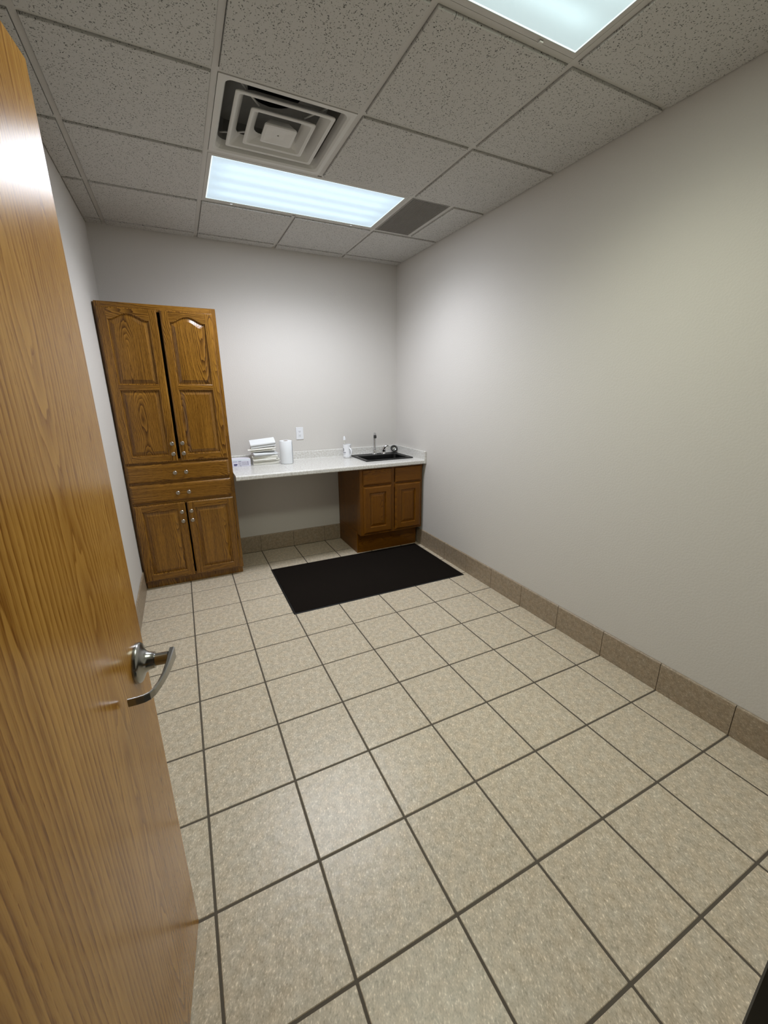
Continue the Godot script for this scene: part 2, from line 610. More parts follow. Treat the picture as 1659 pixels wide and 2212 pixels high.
# ------------------------------------------------------------------ the room
func make_room() -> void:
	var w := 0.12
	var o: Node3D
	# floor: a grout bed with every tile set in it
	o = setting("floor", "beige stone-look tile floor with dark grout joints")
	block("grout_bed", Vector3(LEFT - w, -0.15, BACK - w), Vector3(RIGHT + w, -0.0018, 2.72), M.grout, o)
	var variants := []
	for k in 6:
		var s := Shape.new()
		s.size = Vector2(0.68, 0.68)
		var h := (TILE - GROUT) / 2.0
		s.grain("z", Vector3(-h, 0, -h), Vector2(rng.randf() * 0.35, rng.randf() * 0.35))
		s.box(Vector3(-h, -0.008, -h), Vector3(h, 0, h), 0.0018)
		variants.append(s.mesh())
	var n := 0
	for i in range(-1, 7):
		for j in range(-6, 8):
			var x0 := TILE_X + i * TILE + GROUT / 2
			var x1 := x0 + TILE - GROUT
			var z0 := TILE_Z + j * TILE + GROUT / 2
			var z1 := z0 + TILE - GROUT
			var c0 := Vector2(maxf(x0, LEFT + 0.002), maxf(z0, BACK + 0.002))
			var c1 := Vector2(minf(x1, RIGHT - 0.002), minf(z1, 2.715))
			if c1.x - c0.x < 0.012 or c1.y - c0.y < 0.012:
				continue
			n += 1
			var mid := Vector3((x0 + x1) / 2, rng.randf_range(-0.0004, 0.0004), (z0 + z1) / 2)
			if c0 == Vector2(x0, z0) and c1 == Vector2(x1, z1):
				var p := part("tile", variants[n % 6], M.floor_tile, o, mid)
				p.rotation.y = PI * (n * 7 % 3 % 2)
			else:
				var s := Shape.new()
				s.size = Vector2(0.68, 0.68)
				s.grain("z", Vector3(c0.x, 0, c0.y), Vector2(rng.randf() * 0.35, rng.randf() * 0.35))
				s.box(Vector3(c0.x, -0.008, c0.y), Vector3(c1.x, 0, c1.y), 0.0018)
				part("tile", s, M.floor_tile, o)

	# walls, with the doorway in the front one, and the corridor outside it
	for a in [["wall_back", Vector3(LEFT - w, -0.15, BACK - w), Vector3(RIGHT + w, 3.05, BACK)], ["wall_left", Vector3(LEFT - w, -0.15, BACK), Vector3(LEFT, 3.05, FRONT + 0.14)], ["wall_right", Vector3(RIGHT, -0.15, BACK), Vector3(RIGHT + w, 3.05, FRONT + 0.14)]]:
		block("plaster", a[1], a[2], M.wall_paint, setting(a[0], "off-white painted wall with a light trowelled texture"))
	o = setting("wall_front", "off-white painted wall round the doorway")
	block("plaster", Vector3(LEFT, 0, FRONT), Vector3(-0.606, 3.05, FRONT + 0.14), M.wall_paint, o)
	block("plaster", Vector3(0.408, 0, FRONT), Vector3(RIGHT, 3.05, FRONT + 0.14), M.wall_paint, o)
	block("plaster", Vector3(-0.606, 2.105, FRONT), Vector3(0.408, 3.05, FRONT + 0.14), M.wall_paint, o)
	o = setting("wall_corridor", "plain corridor outside the doorway")
	block("plaster", Vector3(-2.2, -0.15, 4.3), Vector3(3.2, 2.8, 4.4), M.wall_paint, o)
	block("plaster", Vector3(-2.3, -0.15, 2.6), Vector3(-2.2, 2.8, 4.4), M.wall_paint, o)
	block("plaster", Vector3(3.2, -0.15, 2.6), Vector3(3.3, 2.8, 4.4), M.wall_paint, o)
	block("plaster", Vector3(-2.2, 0, FRONT), Vector3(LEFT - w, 2.8, FRONT + 0.14), M.wall_paint, o)
	block("plaster", Vector3(RIGHT + w, 0, FRONT), Vector3(3.2, 2.8, FRONT + 0.14), M.wall_paint, o)
	block("corridor_floor", Vector3(-2.3, -0.15, 2.72), Vector3(3.3, 0, 4.4), M.slab, o)
	block("corridor_ceiling", Vector3(-2.3, 2.7, FRONT + 0.14), Vector3(3.3, 2.8, 4.4), M.grid_metal, o)

	# tiled baseboards: half tiles with rounded tops, joints in line with the floor
	for side in ["back", "left", "right"]:
		o = setting("baseboard_" + side, "beige tile baseboard with a rounded top edge")
		var lo := LEFT if side == "back" else BACK
		var hi := RIGHT if side == "back" else FRONT
		var first := TILE_X if side == "back" else TILE_Z
		var k := int(floor((lo - first) / TILE))
		while first + k * TILE < hi:
			var a := maxf(first + k * TILE + 0.0015, lo + 0.011)
			var b := minf(first + (k + 1) * TILE - 0.0015, hi - 0.003)
			k += 1
			if b - a < 0.02:
				continue
			var s := Shape.new()
			s.size = Vector2(0.68, 0.68)
			var t := 0.010
			var prof := [Vector2(0.001, 0.001), Vector2(t, 0.001), Vector2(t, 0.157), Vector2(t - 0.0015, 0.1615), Vector2(t - 0.0045, 0.1645), Vector2(0.001, 0.166)]
			s.grain("x", Vector3(a, 0, 0), Vector2(rng.randf() * 0.4, rng.randf() * 0.3))
			s.sweep_x(prof, a, b)
			var p := part("tile", s, M.base_tile, o)
			if side == "back":
				p.position.z = BACK
			elif side == "left":
				p.rotation.y = PI / 2
				p.position = Vector3(LEFT, 0, a + b)
			else:
				p.rotation.y = -PI / 2
				p.position = Vector3(RIGHT, 0, 0)
		var g := Shape.new()
		if side == "back":
			g.box(Vector3(LEFT, -0.003, BACK + 0.0005), Vector3(RIGHT, 0.163, BACK + 0.007))
		elif side == "left":
			g.box(Vector3(LEFT + 0.0005, -0.003, BACK), Vector3(LEFT + 0.007, 0.163, FRONT))
		else:
			g.box(Vector3(RIGHT - 0.007, -0.003, BACK), Vector3(RIGHT - 0.0005, 0.163, FRONT))
		part("grout", g, M.base_grout, o)


func make_ceiling() -> void:
	var o := setting("ceiling", "lay-in ceiling of pitted white panels in a metal grid")
	block("slab", Vector3(LEFT - 0.12, 3.05, BACK - 0.12), Vector3(RIGHT + 0.12, 3.2, FRONT + 0.14), M.slab, o)
	var xs := [LEFT, -GRID, 0.0, GRID, 2 * GRID, RIGHT]
	var zs := [BACK, -2 * GRID, -GRID, 0.0, GRID, 2 * GRID, 3 * GRID, 4 * GRID, FRONT]
	var full: Array = []
	for k in 2:
		full.append(panel_shape(Vector2(GRID, GRID), Vector2(0.013, 0.013), Vector2(0.013, 0.013), k).mesh())
	var n := 0
	for i in xs.size() - 1:
		for j in zs.size() - 1:
			var lit: bool = i in [2, 3] and j in [2, 5]
			if lit or (i == 2 and j == 3):
				continue
			var x0: float = xs[i]
			var x1: float = xs[i + 1]
			var z0: float = zs[j]
			var z1: float = zs[j + 1]
			if i == 4 and j == 2:
				x0 = 1.535        # the return grille takes the rest
			n += 1
			var e0 := Vector2(0.013 if i > 0 else 0.003, 0.013 if j > 0 else 0.003)
			var e1 := Vector2(0.013 if i < xs.size() - 2 else 0.003, 0.013 if j < zs.size() - 2 else 0.003)
			var mid := Vector3((x0 + x1) / 2, CEIL + rng.randf_range(-0.0005, 0.0005), (z0 + z1) / 2)
			if absf(x1 - x0 - GRID) < 0.001 and absf(z1 - z0 - GRID) < 0.001:
				var p := part("ceiling_panel", full[n % 2], M.ceiling_panel, o, mid)
				p.rotation.y = PI / 2 * (n * 5 % 4)
			else:
				part("ceiling_panel", panel_shape(Vector2(x1 - x0, z1 - z0), e0, e1, n), M.ceiling_panel, o, mid)
	# grid: main runners towards the doorway, cross tees between them, an angle round the walls
	for x in [-GRID, 0.0, 2 * GRID]:
		tee(o, "main_tee", Vector2(x, BACK), Vector2(x, FRONT))
	for span in [[BACK, -GRID], [0.0, 2 * GRID], [3 * GRID, FRONT]]:
		tee(o, "main_tee", Vector2(GRID, span[0]), Vector2(GRID, span[1]))
	tee(o, "cross_tee", Vector2(1.535, -GRID), Vector2(1.535, 0))
	for j in range(1, zs.size() - 1):
		for i in xs.size() - 1:
			tee(o, "cross_tee", Vector2(xs[i], zs[j]), Vector2(xs[i + 1], zs[j]))
	for a in [[Vector3(LEFT, CEIL - 0.001, BACK), Vector3(LEFT + 0.02, CEIL + 0.0005, FRONT)], [Vector3(RIGHT - 0.02, CEIL - 0.001, BACK), Vector3(RIGHT, CEIL + 0.0005, FRONT)], [Vector3(LEFT, CEIL - 0.001, BACK), Vector3(RIGHT, CEIL + 0.0005, BACK + 0.02)], [Vector3(LEFT, CEIL - 0.001, FRONT - 0.02), Vector3(RIGHT, CEIL + 0.0005, FRONT)]]:
		block("wall_angle", a[0], a[1], M.grid_metal, o)

# a panel whose middle hangs a little below the grid
func panel_shape(size: Vector2, e0: Vector2, e1: Vector2, k: int) -> Shape:
	var s := Shape.new()
	s.size = Vector2(0.6, 0.6)
	var lo := Vector3(-size.x / 2 + e0.x + 0.0015, -0.0095, -size.y / 2 + e0.y + 0.0015)
	var hi := Vector3(size.x / 2 - e1.x - 0.0015, 0.010, size.y / 2 - e1.y - 0.0015)
	s.grain("z", lo, Vector2(0.17 * k, 0.29 * k))
	s.box(lo, hi, 0.0012)
	s.box(Vector3(-size.x / 2 + 0.004, 0.010, -size.y / 2 + 0.004), Vector3(size.x / 2 - 0.004, 0.018, size.y / 2 - 0.004))
	return s

func tee(o: Node3D, called: String, a: Vector2, b: Vector2) -> void:
	var s := Shape.new()
	var w := 0.012
	if absf(a.x - b.x) < 1e-4:
		s.box(Vector3(a.x - w, CEIL, a.y + w * 0.0), Vector3(a.x + w, CEIL + 0.0015, b.y))
		s.box(Vector3(a.x - 0.001, CEIL + 0.0015, a.y), Vector3(a.x + 0.001, CEIL + 0.035, b.y))
	else:
		s.box(Vector3(a.x + (w if a.x > LEFT else 0.0), CEIL + 0.0003, a.y - w), Vector3(b.x - (w if b.x < RIGHT else 0.0), CEIL + 0.0018, a.y + w))
		s.box(Vector3(a.x + w, CEIL + 0.0018, a.y - 0.001), Vector3(b.x - w, CEIL + 0.03, a.y + 0.001))
	part(called, s, M.grid_metal, o)


func rounded(half: Vector2, r: float, y: float, per := 5) -> Array:
	var q := []
	for c in [[1, 1, 0.0], [-1, 1, PI / 2], [-1, -1, PI], [1, -1, PI * 1.5]]:
		for k in per:
			var a: float = c[2] + PI / 2 * k / (per - 1)
			q.append(Vector3(c[0] * (half.x - r) + cos(a) * r, y, c[1] * (half.y - r) + sin(a) * r))
	return q

func make_diffuser() -> void:
	var t := thing("air_diffuser", "white square stepped-cone air diffuser beside the far ceiling light", "vent", Vector3(GRID / 2, CEIL, GRID / 2))
	var down := func(_p): return Vector3(0, -1, 0)
	var inward := func(p): return Vector3(-p.x, -0.15, -p.z)
	var f := Shape.new()
	f.skin([rounded(Vector2(0.291, 0.291), 0.004, 0.002), rounded(Vector2(0.291, 0.291), 0.004, -0.003), rounded(Vector2(0.272, 0.272), 0.02, -0.004)], down)
	f.skin([rounded(Vector2(0.272, 0.272), 0.02, -0.004), rounded(Vector2(0.262, 0.262), 0.03, 0.002), rounded(Vector2(0.256, 0.256), 0.035, 0.015), rounded(Vector2(0.249, 0.249), 0.04, 0.038)], inward)
	part("outer_frame", f, M.diffuser_metal, t)
	var pan := Shape.new()
	pan.skin([rounded(Vector2(0.249, 0.249), 0.04, 0.038), rounded(Vector2(0.24, 0.24), 0.05, 0.12), rounded(Vector2(0.125, 0.125), 0.12, 0.16)], inward)
	part("back_pan", pan, M.back_pan, t)
	var neck := Shape.new()
	neck.lathe([Vector2(0.125, 0.16), Vector2(0.125, 0.28), Vector2(0.0, 0.28)], Transform3D(), 28)
	part("duct", neck, M.duct_lining, t)
	for r in [[0.217, 0.000, 0.040], [0.145, -0.008, 0.034]]:
		var s := Shape.new()
		var a: float = r[0]
		var y: float = r[1]
		var d: float = r[2]
		s.skin([rounded(Vector2(a, a), 0.012, y + 0.004), rounded(Vector2(a, a), 0.012, y), rounded(Vector2(a - 0.006, a - 0.006), 0.012, y - 0.002), rounded(Vector2(a - 0.016, a - 0.016), 0.012, y)], down)
		s.skin([rounded(Vector2(a - 0.016, a - 0.016), 0.012, y), rounded(Vector2(a - 0.026, a - 0.026), 0.016, y + 0.012), rounded(Vector2(a - 0.038, a - 0.038), 0.03, y + d * 0.7), rounded(Vector2(a - 0.046, a - 0.046), 0.04, y + d)], inward)
		s.skin([rounded(Vector2(a, a), 0.012, y + 0.004), rounded(Vector2(a - 0.014, a - 0.014), 0.014, y + 0.014), rounded(Vector2(a - 0.045, a - 0.045), 0.04, y + d + 0.001)], func(p): return Vector3(p.x, 0.5, p.z))
		part("louver", s, M.diffuser_metal, t)
	var c := Shape.new()
	c.skin([rounded(Vector2(0.074, 0.074), 0.010, -0.010), rounded(Vector2(0.074, 0.074), 0.010, -0.016), rounded(Vector2(0.062, 0.062), 0.012, -0.0175), rounded(Vector2(0.030, 0.030), 0.012, -0.012), rounded(Vector2(0.002, 0.002), 0.001, -0.0115)], down)
	c.skin([rounded(Vector2(0.074, 0.074), 0.010, -0.010), rounded(Vector2(0.05, 0.05), 0.012, 0.02), rounded(Vector2(0.002, 0.002), 0.001, 0.022)], func(p): return Vector3(p.x, 1.0, p.z))
	part("centre_plate", c, M.diffuser_metal, t)
	var sc := Shape.new()
	sc.lathe([Vector2(0.0, -0.015), Vector2(0.004, -0.0145), Vector2(0.0045, -0.0115)], Transform3D(), 10)
	part("screw", sc, M.grille_metal, t)
	for k in 4:
		var b := Shape.new()
		var d := Vector3(cos(PI / 4 + k * PI / 2), 0, sin(PI / 4 + k * PI / 2))
		b.bar([d * 0.145 + Vector3(0, 0.030, 0), d * 0.24 + Vector3(0, 0.042, 0), d * 0.33 + Vector3(0, 0.060, 0)], 0.004, 6)
		part("bracket", b, M.diffuser_metal, t)

func make_grille() -> void:
	var t := thing("return_grille", "dark grey eggcrate return-air grille at the end of the far ceiling light", "vent", Vector3(1.3775, CEIL, -GRID / 2))
	var hx := 0.144
	var hz := 0.292
	var f := Shape.new()
	for a in [[Vector3(-hx, -0.001, -hz), Vector3(-hx + 0.006, 0.012, hz)], [Vector3(hx - 0.006, -0.001, -hz), Vector3(hx, 0.012, hz)], [Vector3(-hx, -0.001, -hz), Vector3(hx, 0.012, -hz + 0.006)], [Vector3(-hx, -0.001, hz - 0.006), Vector3(hx, 0.012, hz)]]:
		f.box(a[0], a[1])
	part("frame", f, M.grille_metal, t)
	var c := Shape.new()
	for k in range(1, 24):
		var x := -hx + 2 * hx * k / 24
		c.box(Vector3(x - 0.0009, 0.0, -hz), Vector3(x + 0.0009, 0.011, hz))
	for k in range(1, 48):
		var z := -hz + 2 * hz * k / 48
		c.box(Vector3(-hx, 0.0005, z - 0.0009), Vector3(hx, 0.0105, z + 0.0009))
	part("eggcrate", c, M.grille_metal, t).set_meta("kind", "stuff")
	block("plenum_box", Vector3(-hx, 0.10, -hz), Vector3(hx, 0.105, hz), M.duct_lining, t)


# ------------------------------------------------------------------ the door
func make_door() -> void:
	var o := setting("door_1", "tall light oak veneer door standing open on the left")
	var width := 0.907
	o.position = Vector3(-0.556, 0, 2.574)
	o.rotation.y = atan2(0.9913422, 0.1313036)     # local +x runs from the hinge to the free edge, local +z faces the room
	var s := Shape.new()
	s.size = Vector2(0.95, 2.1)
	s.grain("y", Vector3(0, 0, 0), Vector2(0.02, 0.02))
	s.box(Vector3(0.002, 0.012, -0.044), Vector3(width, 2.044, 0), 0.0015)
	part("leaf", s, M.door_oak, o)
	# lever set, 2 3/4 inches in from the free edge
	var at := Vector3(0.842, 0.967, 0)
	var face := Transform3D(Basis(Vector3.RIGHT, PI / 2), at)   # lathe axis out of the door
	var r := Shape.new()
	r.lathe([Vector2(0.0435, 0.0), Vector2(0.0435, 0.006), Vector2(0.0415, 0.009), Vector2(0.036, 0.0115), Vector2(0.030, 0.0135), Vector2(0.024, 0.0175), Vector2(0.0195, 0.024), Vector2(0.0178, 0.032), Vector2(0.0172, 0.036), Vector2(0.0, 0.036)], face, 40)
	var rose := part("lever_rose", r, M.satin_steel, o)
	var sh := Shape.new()
	sh.lathe([Vector2(0.0135, 0.030), Vector2(0.0135, 0.062), Vector2(0.0, 0.062)], face, 28)
	part("spindle", sh, M.satin_steel, rose)
	var l := Shape.new()
	# a flat bar, broad side out: from the spindle back towards the hinge, curving in at the end
	var top := [Vector3(0.016, 0, 0.074), Vector3(0.0, 0, 0.073), Vector3(-0.03, -0.001, 0.071), Vector3(-0.06, -0.003, 0.067), Vector3(-0.085, -0.005, 0.061), Vector3(-0.105, -0.007, 0.053), Vector3(-0.114, -0.008, 0.046), Vector3(-0.119, -0.0085, 0.036), Vector3(-0.121, -0.009, 0.022), Vector3(-0.122, -0.009, 0.008)]
	var rings := []
	for i in top.size():
		var d: Vector3 = (top[mini(i + 1, top.size() - 1)] - top[maxi(i - 1, 0)]).normalized()
		var inw := d.cross(Vector3.UP).normalized()
		if inw.z > 0 and i < 5:
			inw = -inw
		elif inw.x < 0 and i >= 5:
			inw = -inw
		var h := lerpf(0.0145, 0.0085, smoothstep(0.0, 4.0, i))
		var th := lerpf(0.011, 0.0065, smoothstep(0.0, 4.0, i))
		var p: Vector3 = at + top[i]
		var e := 0.0018
		rings.append([p + Vector3(0, h - e, 0), p + Vector3(0, h, 0) + inw * e, p + Vector3(0, h, 0) + inw * (th - e), p + Vector3(0, h - e, 0) + inw * th, p - Vector3(0, h - e, 0) + inw * th, p - Vector3(0, h, 0) + inw * (th - e), p - Vector3(0, h, 0) + inw * e, p - Vector3(0, h - e, 0)])
	for i in rings.size() - 1:
		var mid := Vector3.ZERO
		for p in rings[i] + rings[i + 1]:
			mid += p / 16.0
		l.skin([rings[i], rings[i + 1]], func(p): return p - mid)
	for e in [0, rings.size() - 1]:
		var q: Array = rings[e]
		for k in range(1, q.size() - 1):
			l.tri(q[0], q[k], q[k + 1], q[0] - rings[1 if e == 0 else e - 1][0])
	part("lever", l, M.satin_steel, rose)
	for y in [0.25, 1.05, 1.85]:
		var hinge := Shape.new()
		hinge.lathe([Vector2(0, -0.055), Vector2(0.008, -0.055), Vector2(0.008, 0.055), Vector2(0, 0.055)], Transform3D(Basis(), Vector3(-0.006, y, -0.05)), 12)
		part("hinge", hinge, M.satin_steel, o)

	# black steel frame round the opening
	o = setting("trim_1", "black steel door frame round the opening")
	for x in [[-0.608, -0.572, 1.0], [0.36, 0.41, -1.0]]:
		block("jamb", Vector3(x[0], 0, FRONT + 0.004), Vector3(x[1], 2.1, FRONT + 0.152), M.black_frame, o, 0.003)
	block("stop", Vector3(0.344, 0, FRONT + 0.045), Vector3(0.362, 2.06, FRONT + 0.10), M.black_frame, o, 0.002)
	block("head", Vector3(-0.608, 2.055, FRONT - 0.012), Vector3(0.41, 2.11, FRONT + 0.152), M.black_frame, o, 0.003)


# ------------------------------------------------------------------ cabinets
# points round an opening: rectangle whose top may arch; inset moves every side in
func opening(x0: float, x1: float, y0: float, y1: float, arch: float, inset: float, z: float) -> Array:
	var q := []
	var a := x0 + inset
	var b := x1 - inset
	q.append(Vector3(a, y0 + inset, z))
	q.append(Vector3(b, y0 + inset, z))
	for k in 17:
		var f := k / 16.0
		q.append(Vector3(lerpf(b, a, f), y1 - inset + arch_at(f, arch), z))
	return q

func arch_at(f: float, arch: float) -> float:
	var d := absf(f - 0.5) * 2.0
	return arch * pow(cos(minf(d / 0.84, 1.0) * PI / 2), 1.35) if d < 0.84 else 0.0

# frame-and-panel cabinet door, lower left corner at the origin, front towards +z; arches[k] lifts the top of opening k
func cabinet_door(parent: Node3D, at: Vector3, w: float, h: float, openings: Array, wood: Material, edge := 0.008, deep := 0.0) -> MeshInstance3D:
	var t := 0.019
	var s := Shape.new()
	s.size = Vector2(0.6, 1.2)
	var pick := func(): return Vector2(rng.randf_range(0.0, 0.5), rng.randf_range(0.0, 0.12))
	var rect := func(i: float, z: float) -> Array: return [Vector3(i, i, z), Vector3(w - i, i, z), Vector3(w - i, h - i, z), Vector3(i, h - i, z)]
	s.grain("y", Vector3.ZERO, pick.call())
	s.skin([rect.call(0, 0), rect.call(0, t - edge * 0.75), rect.call(edge * 0.35, t - edge * 0.35), rect.call(edge, t)], func(p): return Vector3(p.x - w / 2, p.y - h / 2, 0.3 * w) if true else p)
	s.quad(Vector3(0, 0, 0), Vector3(w, 0, 0), Vector3(w, h, 0), Vector3(0, h, 0), Vector3(0, 0, -1))
	var fr := Vector3(0, 0, 1)
	var xl: float = openings[0][0]
	var xr: float = openings[0][1]
	# stiles
	s.grain("y", Vector3.ZERO, pick.call())
	s.quad(Vector3(edge, edge, t), Vector3(xl, edge, t), Vector3(xl, h - edge, t), Vector3(edge, h - edge, t), fr)
	s.grain("y", Vector3(xr, 0, 0), pick.call())
	s.quad(Vector3(xr, edge, t), Vector3(w - edge, edge, t), Vector3(w - edge, h - edge, t), Vector3(xr, h - edge, t), fr)
	# rails
	var y := edge
	for k in openings.size() + 1:
		s.grain("x", Vector3(xl, y, 0), pick.call())
		var top := h - edge if k == openings.size() else float(openings[k][2])
		if k > 0 and float(openings[k - 1][4]) > 0.0:
			var o: Array = openings[k - 1]
			for i in 16:
				var a := lerpf(xl, xr, i / 16.0)
				var b := lerpf(xl, xr, (i + 1) / 16.0)
				s.quad(Vector3(a, o[3] + arch_at(i / 16.0, o[4]), t), Vector3(b, o[3] + arch_at((i + 1) / 16.0, o[4]), t), Vector3(b, top, t), Vector3(a, top, t), fr)
		else:
			s.quad(Vector3(xl, y, t), Vector3(xr, y, t), Vector3(xr, top, t), Vector3(xl, top, t), fr)
		if k < openings.size():
			y = openings[k][3]
	var door: MeshInstance3D = null
	var panels := []
	for o in openings:
		var mid := Vector3((o[0] + o[1]) / 2, (o[2] + o[3]) / 2, 0)
		s.grain("y", Vector3(o[0], o[2], 0), pick.call())
		s.skin([opening(o[0], o[1], o[2], o[3], o[4], 0.0, t), opening(o[0], o[1], o[2], o[3], o[4], 0.0035, t - 0.002), opening(o[0], o[1], o[2], o[3], o[4], 0.006, t - 0.007), opening(o[0], o[1], o[2], o[3], o[4], 0.0075, t - 0.013 - deep)], func(p): return Vector3(mid.x - p.x, mid.y - p.y, 0.02) )
		var q := Shape.new()
		q.size = Vector2(0.6, 1.2)
		q.grain("y", Vector3(o[0], o[2], 0), Vector2(rng.randf_range(0.0, 0.3), rng.randf_range(0.0, 0.6)))
		q.skin([opening(o[0], o[1], o[2], o[3], o[4], 0.0075, t - 0.013 - deep), opening(o[0], o[1], o[2], o[3], o[4], 0.012, t - 0.013 - deep), opening(o[0], o[1], o[2], o[3], o[4], 0.034, t - 0.0045), opening(o[0], o[1], o[2], o[3], o[4], 0.0348, t - 0.0015)], func(p): return Vector3(0, 0, 1))
		var last := opening(o[0], o[1], o[2], o[3], o[4], 0.0348, t - 0.0015)
		for i in range(2, last.size() - 1):
			var a: Vector3 = last[i]
			var b: Vector3 = last[i + 1]
			q.quad(Vector3(a.x, last[0].y, a.z), Vector3(b.x, last[0].y, a.z), b, a, fr)
		panels.append(q)
	door = part("door", s, wood, parent, at)
	for q in panels:
		part("raised_panel", q, wood, door)
	return door

func drawer_front(parent: Node3D, at: Vector3, w: float, h: float, wood: Material, called := "drawer") -> MeshInstance3D:
	var s := Shape.new()
	s.size = Vector2(0.6, 1.2)
	var t := 0.019
	var rect := func(i: float, z: float) -> Array: return [Vector3(i, i, z), Vector3(w - i, i, z), Vector3(w - i, h - i, z), Vector3(i, h - i, z)]
	s.grain("x", Vector3.ZERO, Vector2(rng.randf_range(0.0, 0.45), rng.randf_range(0.0, 0.4)))
	s.skin([rect.call(0, 0), rect.call(0, t - 0.009), rect.call(0.004, t - 0.005), rect.call(0.009, t - 0.0035), rect.call(0.012, t)], func(p): return Vector3(p.x - w / 2, p.y - h / 2, 0.3 * w))
	var q: Array = rect.call(0.012, t)
	s.quad(q[0], q[1], q[2], q[3], Vector3(0, 0, 1))
	q = rect.call(0, 0)
	s.quad(q[0], q[1], q[2], q[3], Vector3(0, 0, -1))
	return part(called, s, wood, parent, at)

func knob(parent: Node3D, x: float, y: float) -> void:
	var s := Shape.new()
	s.lathe([Vector2(0.0065, 0.0), Vector2(0.0055, 0.004), Vector2(0.0055, 0.011), Vector2(0.012, 0.0155), Vector2(0.0148, 0.019), Vector2(0.0148, 0.0225), Vector2(0.0125, 0.025), Vector2(0.0, 0.0262)], Transform3D(Basis(Vector3.RIGHT, PI / 2), Vector3(x, y, 0.019)), 20)
	part("knob", s, M.nickel, parent)

func make_pantry() -> void:
	var t := thing("pantry_cabinet", "tall oak pantry cabinet with arched doors in the left back corner", "cabinet", Vector3(-0.34, 0, BACK))
	# local: x from -0.372 to 0.380, z 0 at the wall, face of the frame at zf
	var zf := 0.467
	var xl := -0.372
	var xr := 0.381
	var top := 2.126
	var wood: Material = M.cabinet_oak
	var b := Shape.new()
	b.size = Vector2(0.6, 1.2)
	b.box(Vector3(xl, 0.062, 0.003), Vector3(xl + 0.016, top, zf - 0.019))
	b.box(Vector3(xr - 0.016, 0.062, 0.003), Vector3(xr, top, zf - 0.019), 0.001)
	b.box(Vector3(xl + 0.016, 0.062, 0.003), Vector3(xr - 0.016, top, 0.012))
	for y in [0.062, 0.70, 1.005, top - 0.016]:
		b.box(Vector3(xl + 0.016, y, 0.012), Vector3(xr - 0.016, y + 0.016, zf - 0.019))
	part("carcass", b, wood, t)
	var f := Shape.new()
	f.size = Vector2(0.6, 1.2)
	f.grain("y", Vector3(xl, 0, 0), Vector2(0.05, 0.0))
	f.box(Vector3(xl, 0.062, zf - 0.019), Vector3(xl + 0.038, top, zf), 0.001)
	f.grain("y", Vector3(xr - 0.038, 0, 0), Vector2(0.33, 0.0))
	f.box(Vector3(xr - 0.038, 0.062, zf - 0.019), Vector3(xr, top, zf), 0.0015)
	for r in [[0.062, 0.095], [0.690, 0.735], [0.850, 0.890], [1.000, 1.045], [2.078, top]]:
		f.grain("x", Vector3(xl, r[0], 0), Vector2(rng.randf() * 0.4, rng.randf() * 0.3))
		f.box(Vector3(xl + 0.038, r[0], zf - 0.019), Vector3(xr - 0.038, r[1], zf), 0.0008)
	part("face_frame", f, wood, t)
	block("filler_strip", Vector3(-0.384, 0.062, zf - 0.06), Vector3(xl, top - 0.002, zf - 0.030), wood, t)
	block("toe_kick", Vector3(xl + 0.002, 0.0, zf - 0.045), Vector3(xr - 0.006, 0.062, zf - 0.030), wood, t)
	block("toe_kick_side", Vector3(xr - 0.016, 0.0, 0.012), Vector3(xr - 0.006, 0.062, zf - 0.045), wood, t)
	# upper doors: arched panel over a square one
	var d: MeshInstance3D
	for k in 2:
		var x0: float = [-0.364, 0.0105][k]
		var w := 0.3555 if k == 0 else 0.3445
		d = cabinet_door(t, Vector3(x0, 1.027, zf), w, 1.065, [[0.052, w - 0.052, 0.050, 0.528, 0.0], [0.052, w - 0.052, 0.562, 0.992, 0.040]], wood)
		var kx := w - 0.026 if k == 0 else 0.026
		knob(d, kx, 0.060)
		knob(d, kx, 0.138)
	for k in 2:
		d = drawer_front(t, Vector3(-0.363, [0.881, 0.722][k], zf), 0.716, [0.132, 0.138][k], wood)
		for x in [-0.039, 0.039]:
			knob(d, 0.358 + x, 0.062)
	for k in 2:
		var x0: float = [-0.364, 0.005][k]
		var w := 0.357 if k == 0 else 0.353
		d = cabinet_door(t, Vector3(x0, 0.074, zf), w, 0.628, [[0.052, w - 0.052, 0.052, 0.576, 0.0]], wood)
		var kx := w - 0.030 if k == 0 else 0.026
		knob(d, kx, 0.553)
		knob(d, kx, 0.477)

